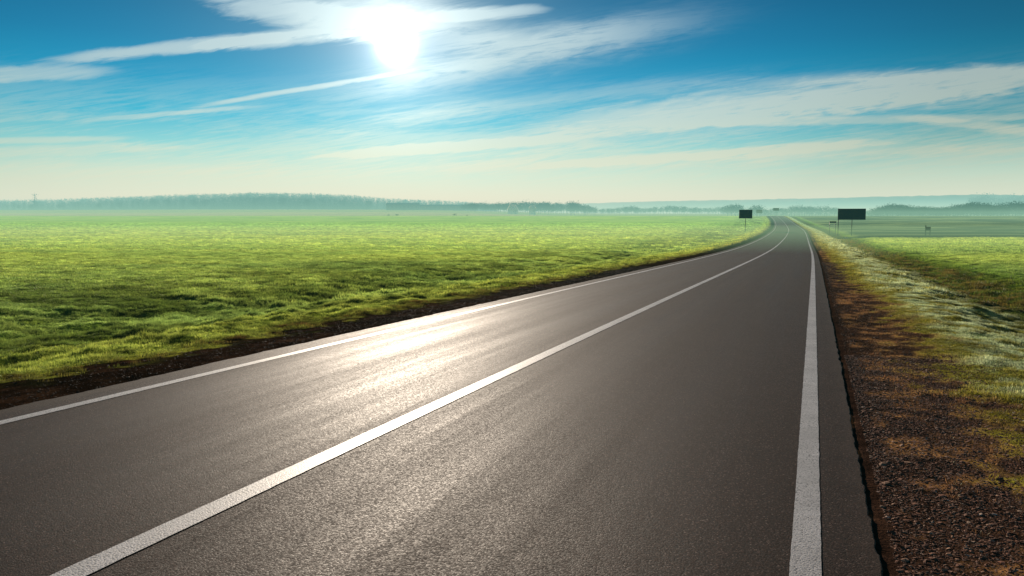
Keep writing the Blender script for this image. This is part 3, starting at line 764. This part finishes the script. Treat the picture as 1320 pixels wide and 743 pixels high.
# ------------------------------------------------------------------ mist
def mist(name, x, y0, y1, z0, z1, sig, Fcol):
    bm = bmesh.new(); box_bm(bm, -x, x, y0, y1, z0, z1); me = bpy.data.meshes.new(name); bm.to_mesh(me); bm.free()
    m, nt = new_mat(name); n = N(nt); D = max(sig)
    ab = n('ShaderNodeVolumeAbsorption', i_Density=D); ab.inputs['Color'].default_value = (1-sig[0]/D, 1-sig[1]/D, 1-sig[2]/D, 1)
    e = [f*s_ for f, s_ in zip(Fcol, sig)]; em_ = max(e)
    em = n('ShaderNodeEmission', i_Strength=em_); em.inputs[0].default_value = (e[0]/em_, e[1]/em_, e[2]/em_, 1)  # mist glow put in as emission, in place of scattered daylight
    ad = n('ShaderNodeAddShader'); n.l(ab.outputs[0], ad.inputs[0]); n.l(em.outputs[0], ad.inputs[1])
    o = n('ShaderNodeOutputMaterial'); n.l(ad.outputs[0], o.inputs['Volume'])
    ob = link(name, me, m); tag(ob, kind='structure'); return ob
mist('haze', 11500, -900, 14000, -70, 56, (.00006, .00020, .00022), (.66, .74, .57))
mist('ground_mist', 9000, 62, 203, -30, .75, (.0020, .0030, .0028), (.60, .72, .44))
mist('ground_mist', 10000, 205, 503, -40, 7.2, (.0010, .0014, .0013), (.58, .78, .56))
mist('mist', 11000, 505, 13000, -60, 52, (.00034, .00060, .00070), (.66, .76, .63))

# ------------------------------------------------------------------ sky
sunx, suny, sunz = bearing(510, 58), 1.0, slope(58)
SUN = Vector((sunx, suny, sunz)).normalized()
el = math.asin(SUN.z); azc = math.atan2(SUN.x, SUN.y)
w = bpy.data.worlds.new('World'); sc.world = w; w.use_nodes = True
nt = w.node_tree; nt.nodes.clear(); n = N(nt)
tc = n('ShaderNodeTexCoord'); D = tc.outputs['Generated']
nv = n('ShaderNodeVectorMath', operation='NORMALIZE'); n.l(D, nv.inputs[0]); D = nv.outputs[0]
sp = n('ShaderNodeSeparateXYZ'); n.l(D, sp.inputs[0]); dx, dy, dz = sp.outputs
sky = n('ShaderNodeTexSky', sky_type='NISHITA'); sky.sun_disc = False; sky.sun_elevation = el; sky.sun_rotation = azc
sky.dust_density = 1.0; sky.altitude = 200
grad = n.ramp(n.math('MAXIMUM', dz, 0.0), [
    (0.0, srgb(238, 234, 204)), (.028, srgb(230, 233, 206)), (.055, srgb(200, 226, 208)), (.085, srgb(144, 209, 210)),
    (.125, srgb(36, 172, 205)), (.165, srgb(0, 142, 188)), (.205, srgb(0, 117, 166)), (.27, srgb(0, 86, 136)), (.45, srgb(0, 60, 105)), (1.0, srgb(0, 44, 85))])
dot = n('ShaderNodeVectorMath', operation='DOT_PRODUCT'); n.l(D, dot.inputs[0]); dot.inputs[1].default_value = SUN
cs = n.math('MAXIMUM', dot.outputs['Value'], 0.0)
# away from the sun the sky darkens
dark = n.math('MAXIMUM', n.mr(cs, .74, .985, .60, 1.10), n.mr(dz, .03, .20, .88, .2))
base = n.mixc(1.0, grad, dark, 'MULTIPLY')
yy = n.math('MAXIMUM', dy, .12); S = n.math('DIVIDE', dx, yy); T = n.math('DIVIDE', dz, yy)
# wispy texture, stretched along the drift
def stretched(rot, sx, sy, scale, seed, detail=8, rough=.62):
    cv = n('ShaderNodeCombineXYZ'); n.l(S, cv.inputs[0]); n.l(T, cv.inputs[1]); cv.inputs[2].default_value = seed
    mp = n('ShaderNodeMapping'); mp.vector_type = 'TEXTURE'; mp.inputs['Rotation'].default_value = (0, 0, rot); mp.inputs['Scale'].default_value = (sx, sy, 1); n.l(cv.outputs[0], mp.inputs[0])
    return n.noise(mp.outputs[0], scale, detail, rough, .6).outputs[0]
wA = stretched(R(8), 1.0, .10, 3.0, 3.1); wB = stretched(R(10), .5, .10, 9.0, 7.7); wC = stretched(R(3), 1.2, .10, 3.5, 12.4)
wD = stretched(R(9), .8, .06, 14.0, 21.0, 6, .7)
tex = n.math('ADD', n.math('MULTIPLY', wA, .40), n.math('ADD', n.math('MULTIPLY', wB, .27), n.math('MULTIPLY', wD, .38)))
def streak(u0, v0, u1, v1, half, k, soft=1.0, lo=.36, hi=.62, taper=.5):
    """one band of cirrus between two sky positions"""
    s0, t0_ = (u0-660)/F, slope(v0); s1, t1_ = (u1-660)/F, slope(v1)
    L = math.hypot(s1-s0, t1_-t0_); a = math.atan2(t1_-t0_, s1-s0); cx, cy = (s0+s1)/2, (t0_+t1_)/2
    X_ = n.math('SUBTRACT', S, cx); Y_ = n.math('SUBTRACT', T, cy); ca, sa = math.cos(a), math.sin(a)
    al = n.math('ADD', n.math('MULTIPLY', X_, ca), n.math('MULTIPLY', Y_, sa))
    ac = n.math('SUBTRACT', n.math('MULTIPLY', Y_, ca), n.math('MULTIPLY', X_, sa))
    ac = n.math('ADD', ac, n.math('MULTIPLY', n.math('SUBTRACT', wB, .5), half/F*1.5))
    al2 = n.math('DIVIDE', al, L/2); w_ = half/F
    q = n.math('ADD', n.math('POWER', n.math('ABSOLUTE', n.math('DIVIDE', ac, w_)), 2.0), n.math('POWER', n.math('ABSOLUTE', al2), 3.0))
    m_ = n.math('POWER', 2.718, n.math('MULTIPLY', q, -1.1*soft)) if soft <= 1 else n.mr(q, 2.0, .0)
    tx = n.mr(n.math('ADD', tex, n.math('MULTIPLY', m_, .12)), lo, hi)
    return n.math('MULTIPLY', n.math('MULTIPLY', m_, tx), k)
bands = [
    (80, 79, 400, 42, 8, .85, 2, .36, .64), (270, 60, 470, 42, 8, .8, 2, .36, .62), (-60, 99, 148, 91, 9, .62, 2, .34, .62), (270, -10, 520, 46, 20, .85, 2, .37, .62), (400, 2, 640, 34, 24, .9, 1, .36, .6),
    (270, 136, 530, 92, 3, .7, 2, .30, .58), (470, 112, 870, 28, 22, .85, 1, .38, .62), (565, 22, 700, 12, 7, .8, 2, .3, .55), (560, 60, 760, 36, 14, .5, 1),
    (690, 164, 1380, 92, 20, .85, 2, .36, .66), (900, 110, 1400, 88, 8, .5, 1), (640, 196, 1300, 106, 20, .35, 1), (520, 150, 960, 100, 12, .35, 1), (415, 202, 730, 178, 6, 1.0, 2, .34, .60),
    (700, 214, 1160, 182, 6, .8, 2, .37, .62), (900, 203, 1400, 186, 9, .5, 1), (560, 218, 1000, 204, 8, .5, 1), (860, 160, 1340, 150, 5, .55, 2, .3, .6), (1150, 150, 1400, 180, 6, .45, 2),
    (-60, 183, 170, 179, 4, .6, 2, .34, .6), (-40, 197, 230, 190, 7, .45, 2), (110, 156, 330, 138, 3, .5, 2, .34, .58), (-80, 232, 420, 210, 14, .35, 1), (300, 215, 800, 190, 18, .35, 1),
    (420, 172, 640, 132, 14, .35, 1)]
cl = None
for b_ in bands:
    if b_[5] <= 0: continue
    q = streak(*b_); cl = q if cl is None else n.math('ADD', cl, q)
cl = n.math('MULTIPLY', cl, n.math('GREATER_THAN', dy, .3))
veil = n.math('MULTIPLY', n.mr(n.math('ADD', n.math('MULTIPLY', wC, .55), n.math('MULTIPLY', wD, .45)), .40, .62), n.math('MULTIPLY', n.mr(dz, .02, .06, .25, 1), n.mr(dz, .085, .19, .52, .0)))
cl = n.math('MINIMUM', n.math('ADD', cl, veil), 1.0)
ccol = n.ramp(n.math('MAXIMUM', dz, 0.0), [(0, srgb(236, 230, 200)), (.08, srgb(236, 232, 205)), (.16, srgb(222, 232, 222)), (.28, srgb(210, 232, 240))])
cdark = n.mr(cs, .78, .985, .72, 1.0)
ccol = n.mixc(1.0, ccol, cdark, 'MULTIPLY')
out = n.mixc(n.math('MULTIPLY', cl, .70), base, ccol)
def glow(p, k, col):
    g_ = n.math('MULTIPLY', n.math('POWER', cs, p), k)
    return n.mixc(1.0, col, g_, 'MULTIPLY')
add = lambda a_, b_: n.mixc(1.0, a_, b_, 'ADD')
out = add(out, glow(9500.0, 5.0, (1, 1, .98)))
out = add(out, glow(2200.0, .55, (1, 1, .97)))
out = add(out, glow(600.0, .30, (1, 1, .95)))
out = add(out, glow(70.0, .10, (1, .95, .75)))
out = add(out, glow(160.0, .14, (.75, 1, .95)))
out = add(out, glow(26.0, .07, (.25, .9, 1)))
# brighter where thin cloud scatters the sun
out = add(out, n.mixc(1.0, glow(220.0, .30, (1, .98, .9)), cl, 'MULTIPLY'))
bg = n('ShaderNodeBackground'); bg.inputs[1].default_value = .97; n.l(out, bg.inputs[0])
bg2 = n('ShaderNodeBackground'); bg2.inputs[1].default_value = .0006; n.l(sky.outputs[0], bg2.inputs[0])
ad = n('ShaderNodeAddShader'); n.l(bg.outputs[0], ad.inputs[0]); n.l(bg2.outputs[0], ad.inputs[1])
wo = n('ShaderNodeOutputWorld'); n.l(ad.outputs[0], wo.inputs[0])
w.cycles.sampling_method = 'MANUAL'; w.cycles.sample_map_resolution = 1024

sl = bpy.data.lights.new('sun', 'SUN'); sl.energy = 5.0; sl.angle = R(.6); sl.color = (1, .88, .71)
so = bpy.data.objects.new('sun', sl); COL.objects.link(so); so.rotation_euler = SUN.to_track_quat('Z', 'Y').to_euler(); so.location = (-20, 60, 40)

# ------------------------------------------------------------------ camera
cam = bpy.data.cameras.new('camera'); co_ = bpy.data.objects.new('camera', cam); COL.objects.link(co_)
co_.location = (0, 0, CAMH); co_.rotation_euler = (math.pi/2-PITCH, 0, 0)
cam.lens = 28; cam.sensor_width = 36; cam.clip_start = .1; cam.clip_end = 30000
sc.camera = co_
sc.view_settings.view_transform = 'Standard'; sc.view_settings.look = 'None'; sc.view_settings.exposure = 0; sc.view_settings.gamma = 1
sc.cycles.use_denoising = True; sc.cycles.max_bounces = 4; sc.cycles.volume_bounces = 0; sc.cycles.sample_clamp_indirect = 4.0
sc.cycles.transparent_max_bounces = 12
